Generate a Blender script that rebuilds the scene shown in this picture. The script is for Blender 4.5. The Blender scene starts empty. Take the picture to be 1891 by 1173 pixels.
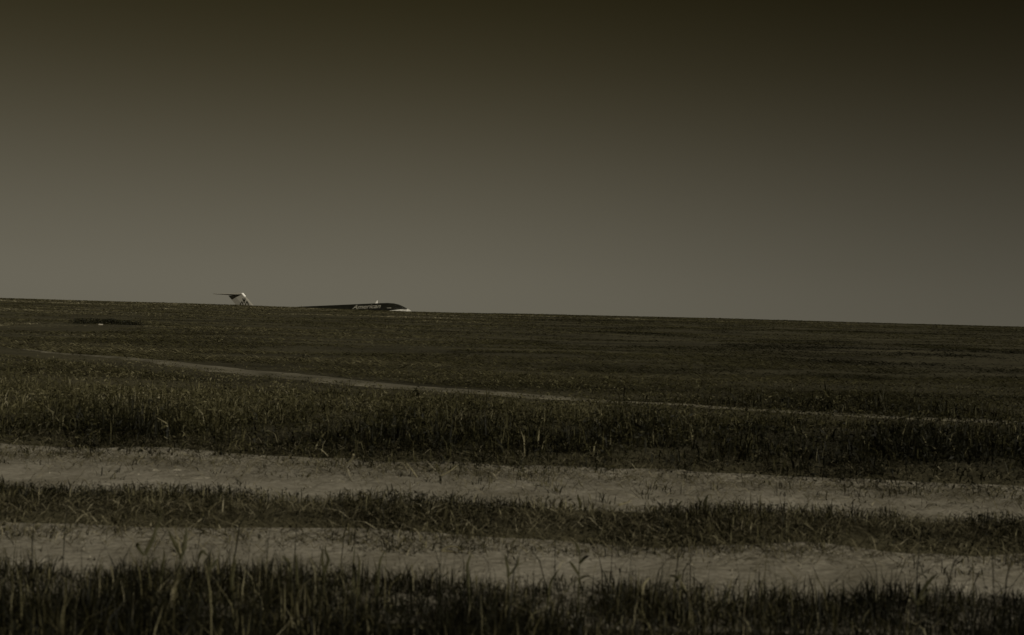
import bpy, bmesh, math, random
import numpy as np
from mathutils import Vector, Matrix, Euler

C = bpy.context.scene.collection
R = math.radians
rng = np.random.default_rng(7)
random.seed(7)

# ------------------------------------------------------------------ camera
EYE = 1.2
cam_d = bpy.data.cameras.new('camera')
cam_d.sensor_width = 36.0
cam_d.lens = 2200.0 / 1891.0 * 36.0
cam_d.clip_start = 0.05
cam_d.clip_end = 20000
cam_d.dof.use_dof = True
cam_d.dof.focus_distance = 40.0
cam_d.dof.aperture_fstop = 3.8
cam = bpy.data.objects.new('camera', cam_d)
C.objects.link(cam)
cam.matrix_world = (Matrix.Translation((0, 0, EYE)) @ Matrix.Rotation(R(90.716), 4, 'X')
                    @ Matrix.Rotation(R(1.62), 4, 'Z'))
bpy.context.scene.camera = cam

# ------------------------------------------------------------------ light
SUN_EL = R(26.0)
sun_h = Vector((0.60, -0.80, 0)).normalized()
to_sun = Vector((sun_h.x * math.cos(SUN_EL), sun_h.y * math.cos(SUN_EL), math.sin(SUN_EL)))
sd = bpy.data.lights.new('sun', 'SUN')
sd.energy = 2.9
sd.angle = R(0.5)
sd.color = (1.0, 0.93, 0.78)
sun = bpy.data.objects.new('sun', sd)
sun.rotation_euler = to_sun.to_track_quat('Z', 'Y').to_euler()
sun.location = (20, -30, 30)
C.objects.link(sun)

w = bpy.data.worlds.new('World')
bpy.context.scene.world = w
w.use_nodes = True
nt = w.node_tree
nt.nodes.clear()
N = nt.nodes.new
out = N('ShaderNodeOutputWorld')
bg = N('ShaderNodeBackground')
bg.inputs['Strength'].default_value = 0.05
sky = N('ShaderNodeTexSky')
sky.sky_type = 'NISHITA'
sky.sun_disc = False
sky.sun_elevation = SUN_EL
sky.sun_rotation = math.atan2(to_sun.x, to_sun.y)
sky.dust_density = 1.0
tc = N('ShaderNodeTexCoord')
sx = N('ShaderNodeSeparateXYZ')
bw = N('ShaderNodeRGBToBW')
ramp = N('ShaderNodeValToRGB')
mr = N('ShaderNodeMapRange')
mr.inputs['From Min'].default_value = 0.0
mr.inputs['From Max'].default_value = 0.30
cr = ramp.color_ramp
cr.interpolation = 'B_SPLINE'
SKY = [(0.0, (0.1415, 0.130, 0.0985)), (0.2, (0.120, 0.110, 0.0815)), (0.47, (0.078, 0.069, 0.046)),
       (0.72, (0.041, 0.0345, 0.0175)), (1.0, (0.0150, 0.0118, 0.0034))]
while len(cr.elements) < len(SKY):
    cr.elements.new(0.5)
for e, (p, c) in zip(cr.elements, SKY):
    e.position = p
    e.color = (*c, 1)
azr = N('ShaderNodeMapRange')           # the sky is duller towards the right (west) side
azr.interpolation_type = 'SMOOTHSTEP'
azr.inputs['From Min'].default_value = -0.15
azr.inputs['From Max'].default_value = 0.55
azr.inputs['To Min'].default_value = 1.0
azr.inputs['To Max'].default_value = 0.50
m1 = N('ShaderNodeMix'); m1.data_type = 'RGBA'; m1.blend_type = 'MULTIPLY'; m1.inputs['Factor'].default_value = 1
m2 = N('ShaderNodeMix'); m2.data_type = 'RGBA'; m2.blend_type = 'MULTIPLY'; m2.inputs['Factor'].default_value = 1
lmr = N('ShaderNodeMapRange')           # flatten the physical sky's own glow
lmr.inputs['From Min'].default_value = 0.0
lmr.inputs['From Max'].default_value = 10.0
lmr.inputs['To Min'].default_value = 16.0
lmr.inputs['To Max'].default_value = 24.0
L = nt.links.new
L(tc.outputs['Generated'], sx.inputs[0])
L(sx.outputs['Z'], mr.inputs['Value'])
L(mr.outputs[0], ramp.inputs[0])
azz = N('ShaderNodeMapRange')
azz.inputs['From Max'].default_value = 0.27
azz.inputs['To Min'].default_value = 0.68
azz.inputs['To Max'].default_value = 0.38
L(sx.outputs['Z'], azz.inputs['Value'])
L(azz.outputs[0], azr.inputs['To Max'])
L(sx.outputs['X'], azr.inputs['Value'])
L(sky.outputs[0], bw.inputs[0])
L(bw.outputs[0], lmr.inputs['Value'])
L(ramp.outputs[0], m1.inputs['A'])
L(azr.outputs[0], m1.inputs['B'])
L(m1.outputs['Result'], m2.inputs['A'])
L(lmr.outputs[0], m2.inputs['B'])
L(m2.outputs['Result'], bg.inputs['Color'])
L(bg.outputs[0], out.inputs[0])

vs = bpy.context.scene.view_settings
bpy.context.scene.display_settings.display_device = 'sRGB'
vs.view_transform = 'Standard'
vs.look = 'None'
vs.exposure = 0.0
vs.gamma = 1.0
bpy.context.scene.cycles.use_denoising = True
bpy.context.scene.cycles.max_bounces = 6

# ------------------------------------------------------------------ helpers
def tag(o, label=None, cat=None, group=None, kind=None):
    if label: o['label'] = label
    if cat: o['category'] = cat
    if group: o['group'] = group
    if kind: o['kind'] = kind
    return o

def empty(name, loc, rot=(0, 0, 0)):
    o = bpy.data.objects.new(name, None)
    o.location = loc
    o.rotation_euler = rot
    C.objects.link(o)
    return o

def mesh_obj(name, verts, faces, mat, parent=None, smooth=False):
    me = bpy.data.meshes.new(name)
    me.from_pydata([tuple(v) for v in verts], [], faces)
    me.materials.append(mat)
    if smooth:
        for p in me.polygons: p.use_smooth = True
    o = bpy.data.objects.new(name, me)
    C.objects.link(o)
    if parent: o.parent = parent
    return o

def bm_obj(name, bm, mat, parent=None, smooth=False):
    me = bpy.data.meshes.new(name)
    bm.to_mesh(me); bm.free()
    me.materials.append(mat)
    if smooth:
        for p in me.polygons: p.use_smooth = True
    o = bpy.data.objects.new(name, me)
    C.objects.link(o)
    if parent: o.parent = parent
    return o

_tab = np.random.default_rng(99).random((256, 256))
def vnoise(x, y, seed=0):
    x = np.asarray(x, float) + seed * 17.31; y = np.asarray(y, float) + seed * 9.77
    xi = np.floor(x).astype(int); yi = np.floor(y).astype(int)
    fx = x - xi; fy = y - yi
    fx = fx * fx * (3 - 2 * fx); fy = fy * fy * (3 - 2 * fy)
    g = lambda a, b: _tab[a & 255, b & 255]
    return ((g(xi, yi) * (1 - fx) + g(xi + 1, yi) * fx) * (1 - fy)
            + (g(xi, yi + 1) * (1 - fx) + g(xi + 1, yi + 1) * fx) * fy)
def fbm(x, y, seed=0, oct=3):
    s = 0; a = 0.5; t = 0
    for k in range(oct):
        s = s + a * vnoise(np.asarray(x) * 2 ** k, np.asarray(y) * 2 ** k, seed + k * 3); t += a; a *= 0.5
    return s / t

# ------------------------------------------------------------------ terrain
ZFLAT = 0.57
A_CURVE = 1.0e-4
TRK1 = (4.45, 5.90)     # nearer wheel track
TRK2 = (6.72, 8.45)     # second wheel track
def far_track_mid(x):   # the faint track crossing the field slantwise
    x = np.clip(x, -30, 9.5)
    return 14.75 - 0.55 * x + 0.028 * x * x

def skew(x):            # the second track drifts towards the viewer on the right
    return -0.085 * np.clip(x, -7, 7)

def path_taper(x):       # the path narrows to the right
    return (0.42 + 0.58 * (1 - smooth(-3.0, 2.5, x))) * (0.02 + 0.98 * smooth(-7.6, -4.2, x)) * (1 - 0.85 * np.exp(-((x - 1.5) / 0.9) ** 2))

def smooth(a, b, v):
    t = np.clip((v - a) / (b - a), 0, 1)
    return t * t * (3 - 2 * t)

def ground(x, y):
    x = np.asarray(x, float); y = np.asarray(y, float)
    hill = 0.03 * y - A_CURVE * np.maximum(0, y - 50) ** 2
    t = smooth(165, 262, y)
    z = hill * (1 - t) + ZFLAT * t
    z = np.where(y < -2, 0.03 * -2 + 0.0 * y, z)
    near = smooth(3, 20, y)
    z = z + near * (1 - t) * 0.16 * (fbm(x / 9, y / 9, 3) - 0.5)
    z = z - (1 - t) * 0.20 * np.exp(-((x + 8) / 14) ** 2) * smooth(70, 110, y)
    z = z + (1 - t) * 0.05 * smooth(60, 110, y)
    # wheel ruts, crown between them, low bank behind
    ysk = y - skew(x)
    for (a, b), yy in ((TRK1, y), (TRK2, ysk)):
        z = z - 0.045 * smooth(a - 0.15, a + 0.2, yy) * (1 - smooth(b - 0.2, b + 0.15, yy))
    z = z + 0.04 * smooth(5.9, 6.1, y) * (1 - smooth(6.5, 6.7, y))
    z = z + 0.05 * smooth(8.35, 9.0, ysk) * (1 - smooth(11, 14, y))
    return z

def gz(x, y):
    return float(ground(x, y))

def graded(a, b, steps):
    pass

ys = np.concatenate([np.linspace(-40, 2.9, 20), np.arange(3.0, 10, 0.06), np.arange(10, 30, 0.25), np.arange(30, 130, 1.0),
                     np.arange(130, 300, 4.0), np.geomspace(300, 6000, 30)])
xh = np.concatenate([np.arange(0, 5, 0.12), np.arange(5, 15, 0.4), np.arange(15, 60, 1.5), np.arange(60, 200, 8), np.geomspace(200, 5000, 20)])
xs = np.concatenate([-xh[:0:-1], xh])
GX, GY = np.meshgrid(xs, ys)
GZ = ground(GX, GY)
nx, ny = len(xs), len(ys)

def fast_mesh(name, verts, quads=None, tris=None, attrs=None):
    me = bpy.data.meshes.new(name)
    nq = 0 if quads is None else len(quads)
    ntri = 0 if tris is None else len(tris)
    me.vertices.add(len(verts))
    me.vertices.foreach_set('co', np.ascontiguousarray(verts, np.float32).ravel())
    loops = []
    if nq: loops.append(np.asarray(quads, np.int32).ravel())
    if ntri: loops.append(np.asarray(tris, np.int32).ravel())
    loops = np.concatenate(loops)
    me.loops.add(len(loops))
    me.loops.foreach_set('vertex_index', loops)
    me.polygons.add(nq + ntri)
    starts = np.concatenate([np.arange(nq) * 4, nq * 4 + np.arange(ntri) * 3]).astype(np.int32)
    me.polygons.foreach_set('loop_start', starts)
    me.update(calc_edges=True)
    for k, v in (attrs or {}).items():
        a = me.attributes.new(k, 'FLOAT', 'POINT')
        a.data.foreach_set('value', np.ascontiguousarray(v, np.float32))
    return me

def grid_mesh(name, X, Y, Z, attrs=None):
    n, m = X.shape
    i = np.arange(n * m).reshape(n, m)
    q = np.stack([i[:-1, :-1], i[:-1, 1:], i[1:, 1:], i[1:, :-1]], -1).reshape(-1, 4)
    me = fast_mesh(name, np.stack([X, Y, Z], -1).reshape(-1, 3), quads=q, attrs=attrs)
    me.polygons.foreach_set('use_smooth', np.ones(len(q), bool))
    return me

# ------------------------------------------------------------------ materials
def new_mat(name):
    m = bpy.data.materials.new(name)
    m.use_nodes = True
    return m, m.node_tree, m.node_tree.nodes['Principled BSDF']

def noise_mat(name, c1, c2, scale, rough=0.9, bump=0.0, bscale=None, spec=0.2, stretch=(1, 1, 1), detail=6, metallic=0.0):
    m, t, p = new_mat(name)
    n = t.nodes.new('ShaderNodeTexNoise'); n.inputs['Scale'].default_value = scale; n.inputs['Detail'].default_value = detail
    co = t.nodes.new('ShaderNodeTexCoord'); mp = t.nodes.new('ShaderNodeMapping'); mp.inputs['Scale'].default_value = stretch
    t.links.new(co.outputs['Object'], mp.inputs['Vector']); t.links.new(mp.outputs[0], n.inputs['Vector'])
    r = t.nodes.new('ShaderNodeValToRGB')
    r.color_ramp.elements[0].position = 0.33; r.color_ramp.elements[1].position = 0.67
    r.color_ramp.elements[0].color = (*c1, 1); r.color_ramp.elements[1].color = (*c2, 1)
    t.links.new(n.outputs['Fac'], r.inputs[0]); t.links.new(r.outputs[0], p.inputs['Base Color'])
    p.inputs['Roughness'].default_value = rough
    p.inputs['Specular IOR Level'].default_value = spec
    p.inputs['Metallic'].default_value = metallic
    if bump:
        b = t.nodes.new('ShaderNodeBump'); b.inputs['Strength'].default_value = bump; b.inputs['Distance'].default_value = 0.02
        n2 = t.nodes.new('ShaderNodeTexNoise'); n2.inputs['Scale'].default_value = bscale or scale * 4; n2.inputs['Detail'].default_value = 8
        t.links.new(mp.outputs[0], n2.inputs['Vector'])
        t.links.new(n2.outputs['Fac'], b.inputs['Height']); t.links.new(b.outputs[0], p.inputs['Normal'])
    return m

def leaf_mat(name, stops, trans=0.25):
    """colour by the blade's own 'tone' attribute"""
    m, t, p = new_mat(name)
    a = t.nodes.new('ShaderNodeAttribute'); a.attribute_name = 'tone'
    r = t.nodes.new('ShaderNodeValToRGB')
    while len(r.color_ramp.elements) < len(stops): r.color_ramp.elements.new(0.5)
    for e, (pos, c) in zip(r.color_ramp.elements, stops):
        e.position = pos; e.color = (*c, 1)
    t.links.new(a.outputs['Fac'], r.inputs[0])
    t.links.new(r.outputs[0], p.inputs['Base Color'])
    p.inputs['Roughness'].default_value = 0.6
    p.inputs['Specular IOR Level'].default_value = 0.15
    tr = t.nodes.new('ShaderNodeBsdfTranslucent')
    t.links.new(r.outputs[0], tr.inputs['Color'])
    mx = t.nodes.new('ShaderNodeMixShader'); mx.inputs[0].default_value = trans
    o = t.nodes['Material Output']
    t.links.new(p.outputs[0], mx.inputs[1]); t.links.new(tr.outputs[0], mx.inputs[2])
    t.links.new(mx.outputs[0], o.inputs['Surface'])
    return m

M_SOIL = noise_mat('field_soil', (0.028, 0.025, 0.013), (0.072, 0.065, 0.037), 0.9, bump=0.6, bscale=14, stretch=(0.35, 1, 1))
def dirt_material():
    m, t, p = new_mat('dry_dirt')
    co = t.nodes.new('ShaderNodeTexCoord')
    mp = t.nodes.new('ShaderNodeMapping'); mp.inputs['Scale'].default_value = (0.75, 1, 1)
    t.links.new(co.outputs['Object'], mp.inputs['Vector'])
    n1 = t.nodes.new('ShaderNodeTexNoise'); n1.inputs['Scale'].default_value = 3.0; n1.inputs['Detail'].default_value = 8
    n2 = t.nodes.new('ShaderNodeTexNoise'); n2.inputs['Scale'].default_value = 38; n2.inputs['Detail'].default_value = 6
    for n in (n1, n2): t.links.new(mp.outputs[0], n.inputs['Vector'])
    r1 = t.nodes.new('ShaderNodeValToRGB')
    r1.color_ramp.elements[0].position = .3; r1.color_ramp.elements[0].color = (.190, .174, .134, 1)
    r1.color_ramp.elements[1].position = .7; r1.color_ramp.elements[1].color = (.335, .312, .256, 1)
    r2 = t.nodes.new('ShaderNodeValToRGB')
    r2.color_ramp.elements[0].position = .35; r2.color_ramp.elements[0].color = (.62, .61, .58, 1)
    r2.color_ramp.elements[1].position = .62; r2.color_ramp.elements[1].color = (1, 1, 1, 1)
    t.links.new(n1.outputs['Fac'], r1.inputs[0]); t.links.new(n2.outputs['Fac'], r2.inputs[0])
    mx = t.nodes.new('ShaderNodeMix'); mx.data_type = 'RGBA'; mx.blend_type = 'MULTIPLY'; mx.inputs['Factor'].default_value = 0.8
    t.links.new(r1.outputs[0], mx.inputs['A']); t.links.new(r2.outputs[0], mx.inputs['B'])
    t.links.new(mx.outputs['Result'], p.inputs['Base Color'])
    p.inputs['Roughness'].default_value = 0.95; p.inputs['Specular IOR Level'].default_value = 0.1
    b = t.nodes.new('ShaderNodeBump'); b.inputs['Strength'].default_value = 0.8; b.inputs['Distance'].default_value = 0.016
    n3 = t.nodes.new('ShaderNodeTexNoise'); n3.inputs['Scale'].default_value = 22; n3.inputs['Detail'].default_value = 10
    t.links.new(mp.outputs[0], n3.inputs['Vector'])
    t.links.new(n3.outputs['Fac'], b.inputs['Height']); t.links.new(b.outputs[0], p.inputs['Normal'])
    return m
M_DIRT = dirt_material()
M_STONE = noise_mat('pale_stone', (0.25, 0.23, 0.18), (0.33, 0.305, 0.245), 9, bump=0.5)
GREEN = [(0.0, (0.008, 0.008, 0.003)), (0.45, (0.060, 0.055, 0.024)), (0.75, (0.106, 0.096, 0.050)), (0.92, (0.18, 0.163, 0.095)), (1.0, (0.30, 0.27, 0.18))]
M_GRASS = leaf_mat('grass_blade', GREEN)
DARK_STOPS = [(0.0, (0.006, 0.006, 0.002)), (0.40, (0.015, 0.014, 0.005)), (0.75, (0.084, 0.075, 0.036)), (0.92, (0.15, 0.137, 0.078)), (1.0, (0.24, 0.215, 0.14))]  # deepened dark stops put the near grass's shade into its colour
M_DARKGRASS = leaf_mat('dark_grass_blade', DARK_STOPS)
M_STRAW = leaf_mat('dry_straw', [(0.0, (0.040, 0.036, 0.018)), (0.5, (0.11, 0.098, 0.058)), (0.85, (0.19, 0.17, 0.11)), (1.0, (0.32, 0.29, 0.2))], 0.1)
M_WEED = leaf_mat('weed_leaf', GREEN, 0.2)

# ------------------------------------------------------------------ ground and tracks
M_PATH = noise_mat('trodden_soil', (0.070, 0.064, 0.042), (0.175, 0.160, 0.118), 1.6, bump=0.5, bscale=18)
g = bpy.data.objects.new('ground', grid_mesh('ground', GX, GY, GZ))
g.data.materials.append(M_SOIL); C.objects.link(g)
tag(g, 'rising grassy hillside of dark soil reaching up to the crest', 'ground', kind='structure')

def track(name, lo, hi, x0, x1, step, label, seed, wob=0.10, na=14, lift=0.012, mid=None, taper=None, mat=None):
    tx = np.arange(x0, x1, step)
    v = np.linspace(0, 1, na)
    X, V = np.meshgrid(tx, v)
    e0 = wob * (fbm(tx * 1.3, tx * 0 + 3, seed, 4) - 0.5) * 2
    e1 = wob * (fbm(tx * 1.3, tx * 0 + 11, seed + 5, 4) - 0.5) * 2
    base = 0 if mid is None else mid(tx)
    if taper is not None: lo = lo * taper(tx); hi = hi * taper(tx)
    Y = (base + lo + e0)[None] * (1 - V) + (base + hi + e1)[None] * V
    Z = ground(X, Y) + lift * np.sin(np.pi * np.clip(V * 1.0, 0.02, 0.98)) ** 0.5
    Z[0] -= 0.03; Z[-1] -= 0.03
    o = bpy.data.objects.new(name, grid_mesh(name, X, Y, Z))
    o.data.materials.append(mat or M_DIRT); C.objects.link(o)
    return tag(o, label, 'dirt track', kind='structure')
track('dirt_track', TRK1[0] - 0.15, TRK1[1] + 0.15, -30, 30, 0.08, 'pale bare dirt wheel track just behind the foreground grass', 21)
track('dirt_track', TRK2[0] - 0.15, TRK2[1] + 0.20, -30, 30, 0.08, 'pale bare dirt wheel track in front of the tall dark grass', 31, mid=skew)
track('field_path', -0.48, 0.48, -9, 16, 0.1, 'faint thin dirt path crossing the field slantwise', 41, wob=0.35, lift=0.02, mid=far_track_mid, taper=path_taper, mat=M_PATH)

# ------------------------------------------------------------------ grass
def blades(name, x, y, h, wdt, tone, lean=0.35, mat=M_GRASS, flat=None, z0=None, comb=None):
    n = len(x)
    z = ground(x, y) if z0 is None else z0
    az = rng.random(n) * 2 * np.pi            # facing
    la = rng.random(n) * 2 * np.pi            # leaning direction
    le = np.abs(rng.normal(0, lean, n))       # lean angle
    if comb is not None:                      # wind-laid grass, mostly along x
        side = np.where(rng.random(n) < 0.5, 0.0, np.pi) + rng.normal(0, 0.35, n)
        la = np.where(comb, side, la)
        le = np.where(comb, (1.05 + 0.42 * rng.random(n) ** 0.6), le)
    if flat is not None: le = flat
    dx, dy = np.cos(la) * np.sin(le), np.sin(la) * np.sin(le)
    up = np.cos(le)
    wx, wy = np.cos(az) * wdt / 2, np.sin(az) * wdt / 2
    bend = rng.uniform(0.2, 0.9, n)
    P0 = np.stack([x, y, z - 0.01], -1)
    P1 = P0 + np.stack([dx * 0.45, dy * 0.45, up * 0.60], -1) * h[:, None]
    P2 = P0 + np.stack([dx * (1 + bend), dy * (1 + bend), up * (1 - 0.35 * bend * np.minimum(1, le * 1.5))], -1) * h[:, None]
    W = np.stack([wx, wy, 0 * wx], -1)
    V = np.stack([P0 - W * .7, P0 + W * .7, P1 - W, P1 + W, P2], 1).reshape(-1, 3)
    b = np.arange(n)[:, None] * 5
    q = b + np.array([[0, 1, 3, 2]])
    t = b + np.array([[2, 3, 4]])
    me = fast_mesh(name, V, q, t, {'tone': np.repeat(tone, 5)})
    me.materials.append(mat)
    o = bpy.data.objects.new(name, me); C.objects.link(o)
    return o

def leaves(x, y, h, size, rnd):
    pass

def scatter(n, y0, y1, half, power=1.0):
    """n points with y in (y0,y1), |x| < half(y)"""
    y = y0 + (y1 - y0) * rng.random(n) ** power
    x = (rng.random(n) * 2 - 1) * half(y)
    return x, y

def merge_pts(*sets):
    return [np.concatenate(c) for c in zip(*sets)]

def two_kinds(t, x, y, frac, sc, seed, lo=0.55, hi=0.95):
    f = frac * (0.15 + 1.9 * smooth(0.36, 0.66, fbm(x / sc, y / sc, seed, 4)))
    k = rng.random(len(x)) < f
    t = t - 0.10
    t[k] = rng.uniform(lo, hi, k.sum())
    return t

half_near = lambda y: 0.46 * y + 1.6
half_far = lambda y: 0.46 * y + 6

def tone_of(x, y, sc, seed, base=0.45, amp=0.5, rnd=0.16):
    t = base + amp * (fbm(x / sc, y / sc, seed) - 0.5) + rng.normal(0, rnd, len(x))
    return np.clip(t, 0, 1)

def leafy(x, y, zt, size, ar=0.42):
    """short broad leaf pieces floating at their own height on unseen thin stems, any tilt"""
    n = len(x)
    d1 = rng.normal(0, 1, (n, 3)); d1[:, 2] *= 0.8; d1 /= np.linalg.norm(d1, axis=1)[:, None]
    d2 = np.cross(d1, rng.normal(0, 1, (n, 3))); d2 /= np.linalg.norm(d2, axis=1)[:, None]
    c = np.stack([x, y, ground(x, y) + zt], 1); s_ = size[:, None]
    d3 = np.cross(d1, d2) * s_ * 0.18
    return np.stack([c - d1 * s_, c + d2 * s_ * ar + d3, c + d1 * s_, c - d2 * s_ * ar + d3], 1).reshape(-1, 3)

def add_leaves(o, V, tone):
    """append the leaf quads to a grass object's mesh"""
    me = o.data
    nv = len(me.vertices); nl = len(me.loops); npoly = len(me.polygons)
    co = np.empty(nv * 3, np.float32); me.vertices.foreach_get('co', co)
    vi = np.empty(nl, np.int32); me.loops.foreach_get('vertex_index', vi)
    t0 = np.empty(nv, np.float32); me.attributes['tone'].data.foreach_get('value', t0)
    nq = npoly // 2
    q = np.concatenate([vi[:nq * 4].reshape(-1, 4), np.arange(len(V)).reshape(-1, 4) + nv])
    t = vi[nq * 4:].reshape(-1, 3)
    m2 = fast_mesh(me.name, np.concatenate([co.reshape(-1, 3), V]), q, t, {'tone': np.concatenate([t0, np.repeat(tone, 4)])})
    m2.materials.append(me.materials[0])
    o.data = m2
    bpy.data.meshes.remove(me)

# foreground verge
x, y = scatter(95000, 2.6, 5.3, half_near)
edge = 5.10 + 0.50 * (fbm(x * 0.9, x * 0, 51, 4) - 0.5) + 0.30 * (fbm(x * 6, y * 3, 56, 2) - 0.5)
k = (y < edge) & (rng.random(len(x)) < 0.35 + 0.65 * smooth(0.32, 0.55, fbm(x * 3, y * 3, 52)))
x, y, edge = x[k], y[k], edge[k]
clump = fbm(x * 3, y * 3, 52)
h = (0.07 + 0.17 * clump) * rng.uniform(0.4, 1.3, len(x)) * (0.55 + 0.45 * smooth(0, 0.35, edge - y))
w = rng.uniform(0.002, 0.006, len(x))
t = two_kinds(tone_of(x, y, 0.4, 53, 0.17, 0.4, 0.10), x, y, 0.17, 0.35, 151, 0.5, 0.92) - 0.22 * smooth(0.02, 0.42, x / y) - 0.10 * smooth(0.20, 0.42, -x / y)  # corner vignette painted into the tone, darker towards both sides
dry = rng.random(len(x)) < 0.035; t[dry] = rng.uniform(0.85, 1.0, dry.sum())
tall = (rng.random(len(x)) < 0.022) & (y > 3.6); h[tall] = rng.uniform(0.20, 0.40, tall.sum()) * (0.5 + 0.8 * rng.random(tall.sum()))
o = blades('verge_grass', x, y, h, w, np.clip(t, 0, 1), 0.6, mat=M_DARKGRASS, comb=rng.random(len(x)) < 0.14)
xl, yl = scatter(14000, 2.8, 5.1, half_near); k = yl < 4.90; xl, yl = xl[k], yl[k]
add_leaves(o, leafy(xl, yl, rng.random(len(xl)) * 0.13, rng.uniform(0.004, 0.014, len(xl)), 0.3), np.clip(rng.normal(0.26, 0.2, len(xl)), 0, 0.9))
tag(o, 'dark rough grass along the bottom, in front of the nearer wheel track', 'grass', kind='stuff')

# strip between the ruts
x, y = scatter(70000, 5.6, 7.3, half_near)
e0 = 5.82 + 0.36 * (fbm(x * 1.2, x * 0, 61, 4) - 0.5) + 0.30 * (fbm(x * 5, y * 4, 57, 2) - 0.5); e1 = 6.74 + skew(x) + 0.34 * (fbm(x * 1.2, x * 0, 62, 4) - 0.5) + 0.34 * (fbm(x * 5, y * 4, 58, 2) - 0.5)
k = (y > e0) & (y < e1); x, y, e0 = x[k], y[k], e0[k]
nt_ = 230
tx0 = (rng.random(nt_) * 2 - 1) * 4.5
near_ = rng.random(nt_) < 0.4
ty0 = np.where(near_, 5.15 + 0.7 * rng.random(nt_), 6.85 + 1.25 * rng.random(nt_) ** 0.5 + skew(tx0))
x = np.concatenate([x, np.repeat(tx0, 16) + rng.normal(0, 0.03, nt_ * 16)])
y = np.concatenate([y, np.repeat(ty0, 16) + rng.normal(0, 0.025, nt_ * 16)])
e0 = np.concatenate([e0, np.repeat(ty0 - 0.25, 16)])
clump = fbm(x * 2.4, y * 2.4, 63, 4)
k = rng.random(len(x)) < 0.45 + 0.55 * smooth(0.3, 0.55, clump); x, y, clump, e0 = x[k], y[k], clump[k], e0[k]
far_in = smooth(0.0, 0.55, y - e0)
h = (0.025 + 0.12 * clump) * rng.uniform(0.4, 1.4, len(x)) * (0.6 + 0.4 * far_in)
t = two_kinds(tone_of(x, y, 0.28, 64, 0.27, 0.6, 0.12), x, y, 0.22, 0.3, 152, 0.5, 0.95) + 0.22 * (1 - smooth(0.0, 0.30, y - e0))
dry = rng.random(len(x)) < 0.04; t[dry] = rng.uniform(0.85, 1.0, dry.sum())
o = blades('strip_grass', x, y, h, rng.uniform(0.003, 0.008, len(x)), np.clip(t, 0, 1), 1.0, mat=M_DARKGRASS, comb=rng.random(len(x)) < 0.3)
xl, yl = scatter(32000, 5.95, 7.1, half_near)
k = yl < 6.70 + skew(xl); xl, yl = xl[k], yl[k]
k = rng.random(len(xl)) < smooth(0.35, 0.6, fbm(xl * 2.4, yl * 2.4, 63, 4)); xl, yl = xl[k], yl[k]
add_leaves(o, leafy(xl, yl, rng.random(len(xl)) * 0.085 * smooth(5.8, 6.5, yl), rng.uniform(0.004, 0.016, len(xl)), 0.28), np.clip(tone_of(xl, yl, 0.28, 64, 0.30, 0.8, 0.18), 0, 0.9))
tag(o, 'low matted grass growing between the two wheel tracks', 'grass', kind='stuff')

# field behind the ruts: tall at the track edge, thinner to the crest
def off_path(x, y, wd):
    wd = wd * 1.15 * path_taper(x)
    d = y - far_track_mid(x)
    return (d < -wd * (0.55 + 0.6 * fbm(x * 0.8, y * 0.8, 77))) | (d > wd * (0.5 + 1.1 * fbm(x * 1.6, y * 1.6, 78)))
dark_r = lambda x, y: 0.12 - 0.36 * smooth(-0.40, 0.45, x / y)        # vignette painted into the blade tone, darker towards the right
x1, y1 = scatter(150000, 7.5, 14, half_near)
e = 8.22 + skew(x1) + 0.50 * (fbm(x1 * 0.9, x1 * 0, 71, 4) - 0.5) + 0.45 * (fbm(x1 * 4, y1 * 3, 59, 2) - 0.5)
k = (y1 > e) & off_path(x1, y1, 0.45); x1, y1, e = x1[k], y1[k], e[k]
c1 = fbm(x1 * 1.5, y1 * 1.5, 72, 4)
k = rng.random(len(x1)) < 0.15 + 0.85 * smooth(0.36, 0.55, c1); x1, y1, c1, e = x1[k], y1[k], c1[k], e[k]
h1 = (1 - 0.70 * ((y1 < far_track_mid(x1)) & (y1 > far_track_mid(x1) - 1.6))) * (0.06 + 0.30 * c1) * rng.uniform(0.3, 1.15, len(x1)) * (0.35 + 0.65 * smooth(0.0, 0.7, y1 - e))
h1 *= 1 - 0.55 * smooth(9.6, 13.2, y1)
w1 = rng.uniform(0.003, 0.010, len(x1)); br = rng.random(len(x1)) < 0.3; w1[br] *= 2.2; h1[br] *= 0.75
shade_dry = lambda y: -0.26 + 0.38 * smooth(8.6, 12.0, y)          # shade at the track put into the tone; drier up the hill
t1 = two_kinds(tone_of(x1, y1, 0.45, 73, 0.27, 0.9, 0.10), x1, y1, 0.22, 0.4, 153, 0.45, 0.85) + dark_r(x1, y1) + shade_dry(y1)
dry = rng.random(len(x1)) < 0.02; t1[dry] = rng.uniform(0.8, 0.95, dry.sum())
# up the hill: tufts grow larger and sparser with distance, evenly dense to the crest
n2 = 620000
y2 = 13.0 * np.exp(rng.random(n2) * math.log(140 / 13.0))
x2 = (rng.random(n2) * 2 - 1) * (0.46 * y2 + 8)
k = off_path(x2, y2, 0.6); x2, y2 = x2[k], y2[k]
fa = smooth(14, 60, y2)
c2 = fbm(x2 * 0.45, y2 * 0.8, 74, 4)                          # tussocks, longer across the slope
c3 = fbm(x2 * 0.10, y2 * 0.14, 76, 4)                         # broad patches
c4 = fbm(x2 * 0.16, y2 * 0.5, 79, 4)
k = rng.random(len(x2)) < 0.25 + 0.75 * smooth(0.38, 0.52, c2)
x2, y2, fa, c2, c3, c4 = x2[k], y2[k], fa[k], c2[k], c3[k], c4[k]
h2 = (0.03 + 0.20 * c2 * (1 - 0.3 * fa) + 0.0008 * y2) * rng.uniform(0.4, 1.25, len(x2))
h2 *= 1 - 0.72 * ((y2 < far_track_mid(x2)) & (y2 > far_track_mid(x2) - 1.6))
w2 = (0.004 + 0.0006 * y2) * rng.uniform(0.6, 1.5, len(x2))
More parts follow.
